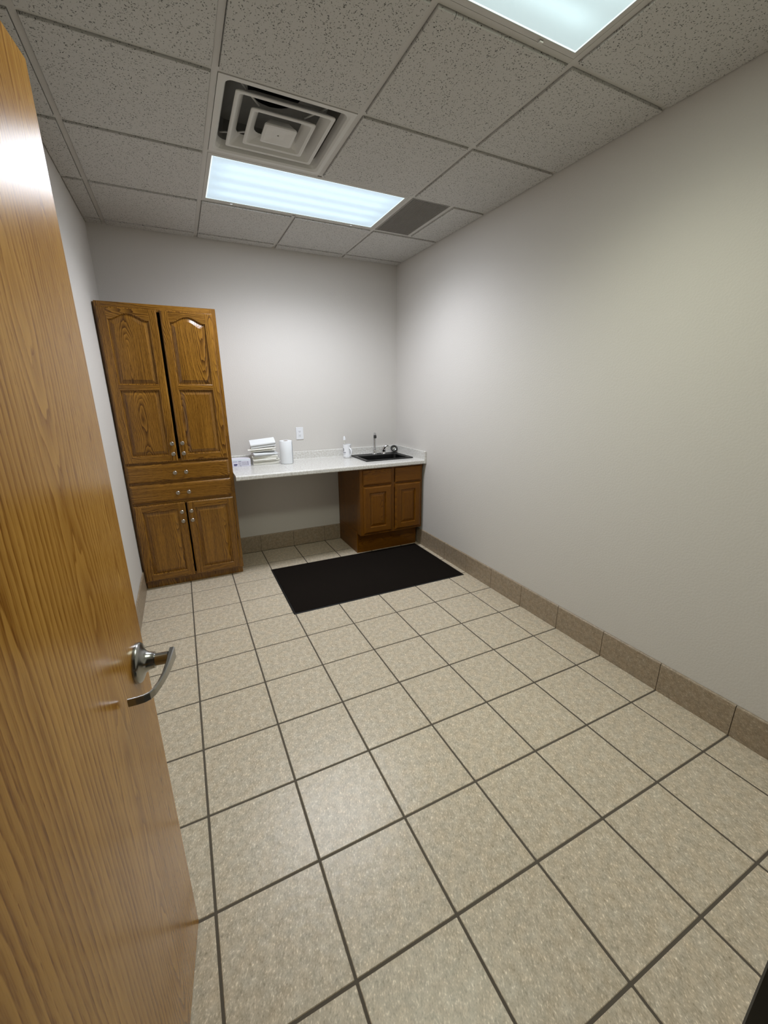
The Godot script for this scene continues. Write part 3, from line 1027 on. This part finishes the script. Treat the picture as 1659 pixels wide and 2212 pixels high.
func make_sink_cabinet() -> void:
	var t := thing("sink_cabinet", "low oak sink base cabinet with two doors in the right corner", "cabinet", Vector3(1.449, 0, BACK))
	var zf := 0.590
	var xl := -0.334
	var xr := 0.336
	var y0 := 0.205
	var y1 := 0.8565
	var wood: Material = M.sink_cabinet_oak
	var b := Shape.new()
	b.size = Vector2(0.6, 1.2)
	b.box(Vector3(xl, y0, 0.003), Vector3(xl + 0.014, y1, zf - 0.019), 0.0008)
	b.box(Vector3(xr - 0.014, y0, 0.003), Vector3(xr, y1, zf - 0.019))
	b.box(Vector3(xl + 0.014, y0, 0.003), Vector3(xr - 0.014, y1, 0.009))
	b.box(Vector3(xl + 0.014, y0, 0.009), Vector3(xr - 0.014, y0 + 0.014, zf - 0.019))
	part("carcass", b, wood, t)
	var f := Shape.new()
	f.size = Vector2(0.6, 1.2)
	for r in [[xl, xl + 0.045], [-0.015, 0.025], [xr - 0.040, xr]]:
		f.grain("y", Vector3(r[0], y0, 0), Vector2(rng.randf() * 0.4, 0))
		f.box(Vector3(r[0], y0, zf - 0.019), Vector3(r[1], y1, zf), 0.001)
	for r in [[y0, y0 + 0.035], [0.650, 0.700], [0.828, y1]]:
		for x in [[xl + 0.045, -0.015], [0.025, xr - 0.040]]:
			f.grain("x", Vector3(x[0], r[0], 0), Vector2(rng.randf() * 0.4, 0))
			f.box(Vector3(x[0], r[0], zf - 0.019), Vector3(x[1], r[1], zf), 0.0008)
	part("face_frame", f, wood, t)
	# raised plinth under it
	var p := Shape.new()
	p.size = Vector2(0.6, 1.2)
	p.along = "x"
	p.box(Vector3(xl + 0.012, 0.0, zf - 0.105), Vector3(xr - 0.010, 0.204, zf - 0.090), 0.001)
	part("toe_kick", p, wood, t)
	var sd := Shape.new()
	sd.size = Vector2(0.6, 1.2)
	sd.along = "z"
	sd.box(Vector3(xl - 0.004, 0.0, 0.012), Vector3(xl + 0.010, 0.214, zf - 0.090), 0.0015)
	part("plinth_side", sd, wood, t)
	for k in 2:
		var x0: float = [-0.302, 0.030][k]
		var w := 0.295 if k == 0 else 0.287
		drawer_front(t, Vector3(x0, 0.697, zf), w, 0.143, wood, "false_drawer_front")
		cabinet_door(t, Vector3(x0, 0.222, zf), w, 0.462, [[0.060, w - 0.060, 0.060, 0.402, 0.0]], wood, 0.016)


# ------------------------------------------------------------------ counter and what stands on it
func make_counter() -> void:
	var t := thing("countertop", "long speckled off-white laminate countertop with backsplash along the back wall", "countertop", Vector3(0, COUNTER, BACK))
	var x0 := 0.0425
	var x1 := RIGHT - 0.001
	var d := 0.630                       # depth
	var th := 0.039
	var cut := [1.262, 1.722, 0.092, 0.462]   # hole for the sink: x, x, z, z
	var seam := 0.487
	var roll := [Vector2(d - 0.030, -th), Vector2(d - 0.004, -th), Vector2(d, -th + 0.006), Vector2(d, -0.010), Vector2(d - 0.002, -0.005), Vector2(d - 0.006, -0.0015), Vector2(d - 0.012, 0.0), Vector2(d - 0.030, 0.0)]
	var side := x1 - 0.020
	for k in 2:
		var s := Shape.new()
		s.size = Vector2(0.7, 0.7)
		s.grain("x", Vector3(0, 0, 0), Vector2(0.1 * k, 0.2 * k))
		var a := x0 if k == 0 else seam + 0.0006
		var b := seam - 0.0006 if k == 0 else side
		s.sweep_x(roll, a, b)
		if k == 0:
			s.box(Vector3(a, -th + 0.018, 0.001), Vector3(b, 0, d - 0.030))
		else:
			s.box(Vector3(a, -th + 0.018, 0.001), Vector3(cut[0], 0, d - 0.030))
			s.box(Vector3(cut[0], -th + 0.018, 0.001), Vector3(cut[1], 0, cut[2]))
			s.box(Vector3(cut[0], -th + 0.018, cut[3]), Vector3(cut[1], 0, d - 0.030))
			s.box(Vector3(cut[1], -th + 0.018, 0.001), Vector3(b, 0, d - 0.030))
		part("worktop", s, M.laminate, t)
	var bs := Shape.new()
	bs.size = Vector2(0.7, 0.7)
	bs.grain("x", Vector3.ZERO, Vector2(0.23, 0.11))
	bs.sweep_x([Vector2(0.001, 0.0), Vector2(0.026, 0.0), Vector2(0.022, 0.002), Vector2(0.0205, 0.006), Vector2(0.0195, 0.070), Vector2(0.018, 0.0745), Vector2(0.014, 0.077), Vector2(0.001, 0.077)], x0, side)
	part("backsplash", bs, M.laminate, t)
	var ss := Shape.new()
	ss.size = Vector2(0.7, 0.7)
	ss.grain("z", Vector3.ZERO, Vector2(0.05, 0.15))
	ss.box(Vector3(side, -th, 0.001), Vector3(x1, 0.080, d + 0.004), 0.0025)
	part("side_splash", ss, M.laminate, t)

func make_sink() -> void:
	var y := COUNTER
	var t := thing("sink", "black composite drop-in sink set in the counter", "sink", Vector3(1.4915, y, -1.050))
	var hx := 0.257
	var hz := 0.205
	var s := Shape.new()
	var bowl := func(hx0: float, z0: float, z1: float, r: float, yy: float) -> Array:
		var q := rounded(Vector2(hx0, (z1 - z0) / 2), r, yy, 6)
		for i in q.size():
			q[i] += Vector3(0, 0, (z0 + z1) / 2)
		return q
	var up := func(_p): return Vector3(0, 1, 0)
	s.skin([bowl.call(hx, -hz, hz, 0.012, 0.0005), bowl.call(hx, -hz, hz, 0.012, 0.008), bowl.call(hx - 0.004, -hz + 0.004, hz - 0.004, 0.012, 0.0115), bowl.call(hx - 0.014, -hz + 0.014, hz - 0.014, 0.012, 0.0115), bowl.call(hx - 0.020, -hz + 0.020, hz - 0.020, 0.012, 0.008), bowl.call(hx - 0.036, -0.115, hz - 0.036, 0.02, 0.008)], func(p): return Vector3(p.x * 0.4, 1, p.z * 0.4))
	part("rim", s, M.black_composite, t)
	var b := Shape.new()
	b.skin([bowl.call(hx - 0.036, -0.115, hz - 0.036, 0.02, 0.008), bowl.call(hx - 0.040, -0.111, hz - 0.040, 0.025, 0.002), bowl.call(hx - 0.050, -0.10, hz - 0.05, 0.04, -0.15), bowl.call(hx - 0.09, -0.06, hz - 0.09, 0.05, -0.175), bowl.call(0.05, -0.02, 0.08, 0.049, -0.178)], func(p): return Vector3(-p.x, 0.3, 0.03 - p.z))
	part("bowl", b, M.black_composite, t)
	var dr := Shape.new()
	dr.lathe([Vector2(0.056, -0.177), Vector2(0.052, -0.174), Vector2(0.044, -0.178), Vector2(0.0, -0.185)], Transform3D(Basis(), Vector3(0, 0, 0.03)), 24)
	part("drain", dr, M.chrome, t)

func make_faucet() -> void:
	var y := COUNTER + 0.008
	# spout
	var t := thing("faucet", "slim chrome faucet spout behind the black sink", "faucet", Vector3(1.487, y, -1.205), -0.40)
	var s := Shape.new()
	s.lathe([Vector2(0.026, 0.0), Vector2(0.026, 0.004), Vector2(0.020, 0.008), Vector2(0.0185, 0.012), Vector2(0.0185, 0.030), Vector2(0.0165, 0.034), Vector2(0.0165, 0.040), Vector2(0.014, 0.046), Vector2(0.0, 0.046)], Transform3D(), 24)
	part("base", s, M.chrome, t)
	var n := Shape.new()
	var pts := [Vector3(0, 0.04, 0), Vector3(0, 0.10, 0), Vector3(0, 0.176, 0)]
	for k in range(0, 9):
		var a := PI * k / 8.0 * 0.86
		pts.append(Vector3(0.004 * k / 8.0, 0.184 + 0.033 * sin(a), 0.045 * (1.0 - cos(a))))
	n.bar(pts, 0.0128, 14)
	part("spout", n, M.chrome, t)
	var tip: Vector3 = pts[pts.size() - 1]
	var e := Shape.new()
	e.bar([tip + Vector3(0, 0.006, -0.003), tip + Vector3(0, -0.014, 0.004), tip + Vector3(0, -0.022, 0.006)], [0.0135, 0.0145, 0.0125], 14)
	part("spray_tip", e, M.black_composite, t)
	# separate lever valve beside it
	t = thing("faucet_lever", "short chrome faucet valve with a curved lever beside the spout", "faucet handle", Vector3(1.592, y, -1.205))
	s = Shape.new()
	s.lathe([Vector2(0.025, 0.0), Vector2(0.025, 0.004), Vector2(0.022, 0.008), Vector2(0.0205, 0.030), Vector2(0.0215, 0.034), Vector2(0.0215, 0.044), Vector2(0.018, 0.054), Vector2(0.010, 0.060), Vector2(0.0, 0.061)], Transform3D(), 24)
	part("body", s, M.chrome, t)
	n = Shape.new()
	n.bar([Vector3(-0.010, 0.042, 0.004), Vector3(0.0, 0.060, 0.008), Vector3(0.012, 0.074, 0.012), Vector3(0.028, 0.082, 0.016), Vector3(0.046, 0.083, 0.020)], [0.016, 0.0145, 0.0105, 0.008, 0.0065], 12)
	part("handle", n, M.chrome, t)

func make_strainer() -> void:
	var t := thing("sink_strainer", "black-rimmed steel sink strainer leaning against the backsplash", "strainer", Vector3(1.742, COUNTER + 0.010, -1.250))
	t.scale = Vector3.ONE * 0.82
	t.rotation = Vector3(deg_to_rad(62), deg_to_rad(-18), 0)
	var rim := Shape.new()
	rim.lathe([Vector2(0.030, 0.004), Vector2(0.044, 0.0), Vector2(0.047, 0.004), Vector2(0.044, 0.010), Vector2(0.036, 0.011), Vector2(0.030, 0.008), Vector2(0.030, 0.004)], Transform3D(Basis(), Vector3(0, 0, -0.047)), 32)
	part("rubber_rim", rim, M.black_rubber, t)
	var b := Shape.new()
	b.lathe([Vector2(0.035, 0.011), Vector2(0.030, 0.007), Vector2(0.026, -0.012), Vector2(0.020, -0.014), Vector2(0.012, -0.013), Vector2(0.0, -0.013)], Transform3D(Basis(), Vector3(0, 0, -0.047)), 32)
	part("basket", b, M.satin_steel, t)
	var k := Shape.new()
	k.lathe([Vector2(0.005, -0.013), Vector2(0.004, 0.002), Vector2(0.008, 0.006), Vector2(0.007, 0.011), Vector2(0.0, 0.012)], Transform3D(Basis(), Vector3(0, 0, -0.047)), 16)
	part("post", k, M.chrome, t)

func make_mug() -> void:
	var at := Vector3(1.170, COUNTER + 0.0008, -1.175)
	var t := thing("mug", "white ceramic mug with a dark printed emblem beside the sink", "mug", at)
	var s := Shape.new()
	s.lathe([Vector2(0.0, 0.004), Vector2(0.030, 0.004), Vector2(0.031, 0.0), Vector2(0.035, 0.0), Vector2(0.0395, 0.006), Vector2(0.0405, 0.02), Vector2(0.0405, 0.126), Vector2(0.0412, 0.131), Vector2(0.0405, 0.1335), Vector2(0.0385, 0.1335), Vector2(0.0372, 0.128), Vector2(0.0368, 0.012), Vector2(0.030, 0.007), Vector2(0.0, 0.007)], Transform3D(), 40)
	part("body", s, M.ceramic, t)
	var h := Shape.new()
	var pts := []
	var dir := Vector3(0.30, 0, 0.95).normalized()
	for k in 13:
		var a := -PI / 2 + PI * k / 12.0
		pts.append(dir * (0.038 + 0.030 * cos(a)) + Vector3(0, 0.060 + 0.038 * sin(a), 0))
	h.bar(pts, 0.0062, 10, Vector3(-dir.z, 0, dir.x), 1.25)
	part("handle", h, M.ceramic, t)
	# printed emblem and two short lines of print, wrapped on the side facing the pantry cabinet
	var im := Image.create(128, 96, false, Image.FORMAT_RGB8)
	im.fill(Color(0.90, 0.905, 0.92))
	for j in 96:
		for i in 128:
			var p := Vector2((i - 40) / 22.0, (j - 26) / 22.0)
			if p.length() < 1.0 and not (p.length() < 0.55 and p.length() > 0.32):
				im.set_pixel(i, j, Color(0.06, 0.065, 0.09))
	for line in [[56, 66, 8, 100], [78, 82, 14, 92]]:
		var x: int = line[2]
		while x < line[3]:
			var wd := rng.randi_range(3, 8)
			im.fill_rect(Rect2i(x, line[0], wd, line[1] - line[0]), Color(0.22, 0.22, 0.30))
			x += wd + 2
	var pm := mat("mug_print", Color.WHITE, 0.12)
	pm.albedo_texture = ImageTexture.create_from_image(im)
	var w := Shape.new()
	for k in 12:
		var q := []
		var nn := []
		var uv := []
		for c in [[k, 0], [k + 1, 0], [k + 1, 1], [k, 1]]:
			var a := deg_to_rad(lerpf(205.0, 110.0, c[0] / 12.0))
			var r := Vector3(cos(a), 0, sin(a))
			q.append(r * 0.04075 + Vector3(0, 0.030 + 0.072 * c[1], 0))
			nn.append(r)
			uv.append(Vector2(c[0] / 12.0, 1.0 - c[1]))
		w.smooth_quad(q, nn, uv)
	part("print", w, pm, t, Vector3.ZERO, "dark emblem and two lines of print")
	# wand standing in it
	t = thing("dish_wand", "thin clear stick with a white cone tip standing in the mug", "wand", at + Vector3(-0.012, 0.008, -0.012))
	t.rotation = Vector3(0.03, 0, 0.06)
	var st := Shape.new()
	st.bar([Vector3(0, 0, 0), Vector3(0, 0.1, 0), Vector3(0, 0.172, 0)], 0.0050, 10)
	part("stem", st, M.clear_plastic, t)
	var cp := Shape.new()
	cp.lathe([Vector2(0.0, 0.168), Vector2(0.0150, 0.170), Vector2(0.0155, 0.176), Vector2(0.0095, 0.196), Vector2(0.0065, 0.205), Vector2(0.0, 0.208)], Transform3D(), 20)
	part("tip", cp, M.white_plastic, t)

func make_roll() -> void:
	var t := thing("paper_towel_roll", "upright white paper towel roll beside the folded towels", "paper towel", Vector3(0.549, COUNTER + 0.0008, -1.125))
	var s := Shape.new()
	s.lathe([Vector2(0.021, 0.0), Vector2(0.054, 0.0), Vector2(0.0575, 0.003), Vector2(0.058, 0.10), Vector2(0.0578, 0.205), Vector2(0.054, 0.2095), Vector2(0.021, 0.208)], Transform3D(), 40)
	part("paper", s, M.paper_cool, t)
	var c := Shape.new()
	c.lathe([Vector2(0.021, 0.0), Vector2(0.0212, 0.2085), Vector2(0.0195, 0.2085), Vector2(0.0193, 0.0)], Transform3D(), 28)
	part("cardboard_core", c, M.kraft, t)
	var e := Shape.new()
	var q := []
	for k in 7:
		var a := 0.35 + 0.05 * k
		q.append(Vector2(cos(a), sin(a)) * (0.0585 + 0.0011 * k * k * 0.14))
	for k in 6:
		e.quad(Vector3(q[k].x, 0.002, q[k].y), Vector3(q[k + 1].x, 0.002, q[k + 1].y), Vector3(q[k + 1].x, 0.206, q[k + 1].y), Vector3(q[k].x, 0.206, q[k].y), Vector3(q[k].x, 0, q[k].y))
	part("loose_end", e, M.paper_cool, t)

# a packet of folded towels: several folded sheets seen from their rounded front edges, sagging or tilted as a whole
func towel_packet(at: Vector3, size: Vector3, sheets: int, turn: Vector3, material: Material, label: String, flap := 0.0) -> void:
	var t := thing("folded_paper_towels", label, "paper towels", at, 0.0, "stack of folded paper towels on the counter")
	t.rotation = turn
	var h := size.y / sheets
	for k in sheets:
		var s := Shape.new()
		var y := k * h + 0.0002
		var r := h * 0.46
		var d := size.z * (1.0 - 0.03 * rng.randf())
		var prof := [Vector2(-d / 2, y), Vector2(d / 2 - r, y)]
		for a in 5:
			var w := -PI / 2 + PI * a / 4.0
			prof.append(Vector2(d / 2 - r + cos(w) * r, y + h * 0.47 + sin(w) * h * 0.46))
		prof.append(Vector2(-d / 2, y + h * 0.96))
		var x0 := -size.x / 2 + rng.randf_range(0, 0.006)
		s.sweep_x(prof, x0, size.x / 2 - rng.randf_range(0, 0.006))
		part("folded_sheet", s, material, t)
	if flap > 0.0:
		var f := Shape.new()
		f.sweep_x([Vector2(size.z / 2 - 0.02, size.y + 0.0003), Vector2(size.z / 2 + 0.004, size.y + 0.0002), Vector2(size.z / 2 + 0.010, size.y - 0.006), Vector2(size.z / 2 + 0.009, size.y - 0.0065), Vector2(size.z / 2 + 0.003, size.y + 0.0013), Vector2(size.z / 2 - 0.02, size.y + 0.0014)], -size.x / 2 - flap, size.x / 2 - 0.03)
		part("loose_flap", f, material, t)

func make_towels() -> void:
	var c := Vector3(0.362, COUNTER, -1.195)
	var w: Material = M.paper
	var b: Material = M.paper_cool
	towel_packet(c + Vector3(0.004, 0.0005, 0), Vector3(0.236, 0.024, 0.098), 2, Vector3.ZERO, w, "bottom packet of the folded paper towel stack", 0.0)
	towel_packet(c + Vector3(0.006, 0.0262, 0.003), Vector3(0.238, 0.026, 0.098), 1, Vector3(0, 0.03, 0), w, "second packet from the bottom of the folded paper towel stack", 0.002)
	towel_packet(c + Vector3(0.000, 0.0545, 0.0), Vector3(0.232, 0.026, 0.096), 2, Vector3(0.02, -0.07, 0.004), w, "third packet from the bottom of the folded paper towel stack", 0.0)
	towel_packet(c + Vector3(0.002, 0.0850, 0.006), Vector3(0.224, 0.024, 0.098), 1, Vector3(0.10, 0.15, -0.02), b, "bluish-white middle packet turned aslant in the folded paper towel stack", 0.006)
	towel_packet(c + Vector3(-0.008, 0.1225, 0.0), Vector3(0.226, 0.030, 0.096), 2, Vector3(0.06, -0.10, 0.055), w, "creamy packet just below the top of the folded paper towel stack", 0.022)
	towel_packet(c + Vector3(-0.008, 0.1700, 0.004), Vector3(0.224, 0.046, 0.098), 2, Vector3(0.34, -0.05, 0.095), b, "thick tilted top packet of the folded paper towel stack", 0.0)

func make_box() -> void:
	var t := thing("tissue_carton", "small white carton with grey print beside the pantry cabinet", "box", Vector3(0.135, COUNTER, -1.190))
	var s := Shape.new()
	var h := 0.067
	s.box(Vector3(-0.090, 0.0002, -0.055), Vector3(0.090, h, 0.055), 0.001)
	part("carton", s, M.card, t)
	# printed front: bands and blocks of small print, too small to read
	var im := Image.create(360, 134, false, Image.FORMAT_RGB8)
	im.fill(Color(0.84, 0.84, 0.90))
	im.fill_rect(Rect2i(0, 0, 360, 30), Color(0.87, 0.90, 0.94))
	for a in [[60, 36, 70, 8, Color(0.45, 0.55, 0.72)], [150, 30, 50, 8, Color(0.32, 0.34, 0.46)], [70, 82, 60, 24, Color(0.20, 0.20, 0.40)], [72, 110, 44, 9, Color(0.28, 0.28, 0.45)], [176, 116, 18, 7, Color(0.35, 0.35, 0.45)], [312, 44, 8, 70, Color(0.36, 0.36, 0.48)]]:
		im.fill_rect(Rect2i(a[0], a[1], a[2], a[3]), a[4])
	for j in 9:
		var y := 46 + j * 8
		for reg in [[150, 196], [206, 306]]:
			var x: int = reg[0]
			while x < reg[1]:
				var wd := rng.randi_range(4, 14)
				im.fill_rect(Rect2i(x, y, mini(wd, reg[1] - x), 4), Color(0.55, 0.54, 0.60))
				x += wd + 4
	var pm := mat("carton_print", Color.WHITE, 0.5)
	pm.albedo_texture = ImageTexture.create_from_image(im)
	var f := Shape.new()
	f.smooth_quad([Vector3(-0.089, 0.001, 0.0553), Vector3(0.089, 0.001, 0.0553), Vector3(0.089, h - 0.001, 0.0553), Vector3(-0.089, h - 0.001, 0.0553)], [Vector3.BACK, Vector3.BACK, Vector3.BACK, Vector3.BACK], [Vector2(0, 1), Vector2(1, 1), Vector2(1, 0), Vector2(0, 0)])
	part("printed_front", f, pm, t)

func make_outlet() -> void:
	var t := thing("wall_outlet", "white double wall outlet on the back wall above the counter", "outlet", Vector3(0.737, 1.147, BACK))
	var s := Shape.new()
	s.box(Vector3(-0.036, -0.059, 0.0), Vector3(0.036, 0.059, 0.006), 0.002)
	part("cover_plate", s, M.white_plastic, t)
	var r := Shape.new()
	r.box(Vector3(-0.0165, -0.0335, 0.005), Vector3(0.0165, 0.0335, 0.0085), 0.001)
	var rec := part("receptacle", r, M.white_plastic, t)
	for y in [-0.019, 0.019]:
		for x in [-0.0063, 0.0063]:
			block("slot", Vector3(x - 0.0014, y - 0.002, 0.0080), Vector3(x + 0.0014, y + 0.006, 0.0088), M.slot, rec)
		var g := Shape.new()
		g.lathe([Vector2(0.0028, 0.0), Vector2(0.0028, 0.0008), Vector2(0, 0.0008)], Transform3D(Basis(Vector3.RIGHT, PI / 2), Vector3(0, y - 0.008, 0.0080)), 10)
		part("ground_hole", g, M.slot, rec)

func make_mat() -> void:
	var t := thing("floor_mat", "flat black carpet mat on the tiles in front of the sink", "mat", Vector3(1.008, 0.0, -0.378))
	t.rotation.y = -0.004
	var hx := 0.747
	var hz := 0.430
	var s := Shape.new()
	var up := func(p): return Vector3(p.x * 0.2, 1, p.z * 0.2)
	s.skin([rounded(Vector2(hx, hz), 0.004, 0.0006), rounded(Vector2(hx - 0.002, hz - 0.002), 0.004, 0.0025), rounded(Vector2(hx - 0.016, hz - 0.016), 0.004, 0.0035)], up)
	part("rubber_border", s, M.black_rubber, t)
	var p := Shape.new()
	p.size = Vector2(0.5, 0.5)
	p.grain("z", Vector3.ZERO)
	p.box(Vector3(-hx + 0.015, 0.0006, -hz + 0.015), Vector3(hx - 0.015, 0.0075, hz - 0.015), 0.002)
	part("pile", p, M.mat_pile, t)


func _ready() -> void:
	rng.seed = 20
	make_camera()
	make_materials()
	ceiling_light(0, "far lit fluorescent ceiling light next to the square air diffuser")
	ceiling_light(1, "near lit fluorescent ceiling light cut off by the top of the picture")
	make_room()
	make_ceiling()
	make_door()
	make_pantry()
	make_sink_cabinet()
	make_counter()
	make_sink()
	make_mat()
	make_diffuser()
	make_grille()
	make_faucet()
	make_strainer()
	make_mug()
	make_roll()
	make_towels()
	make_box()
	make_outlet()
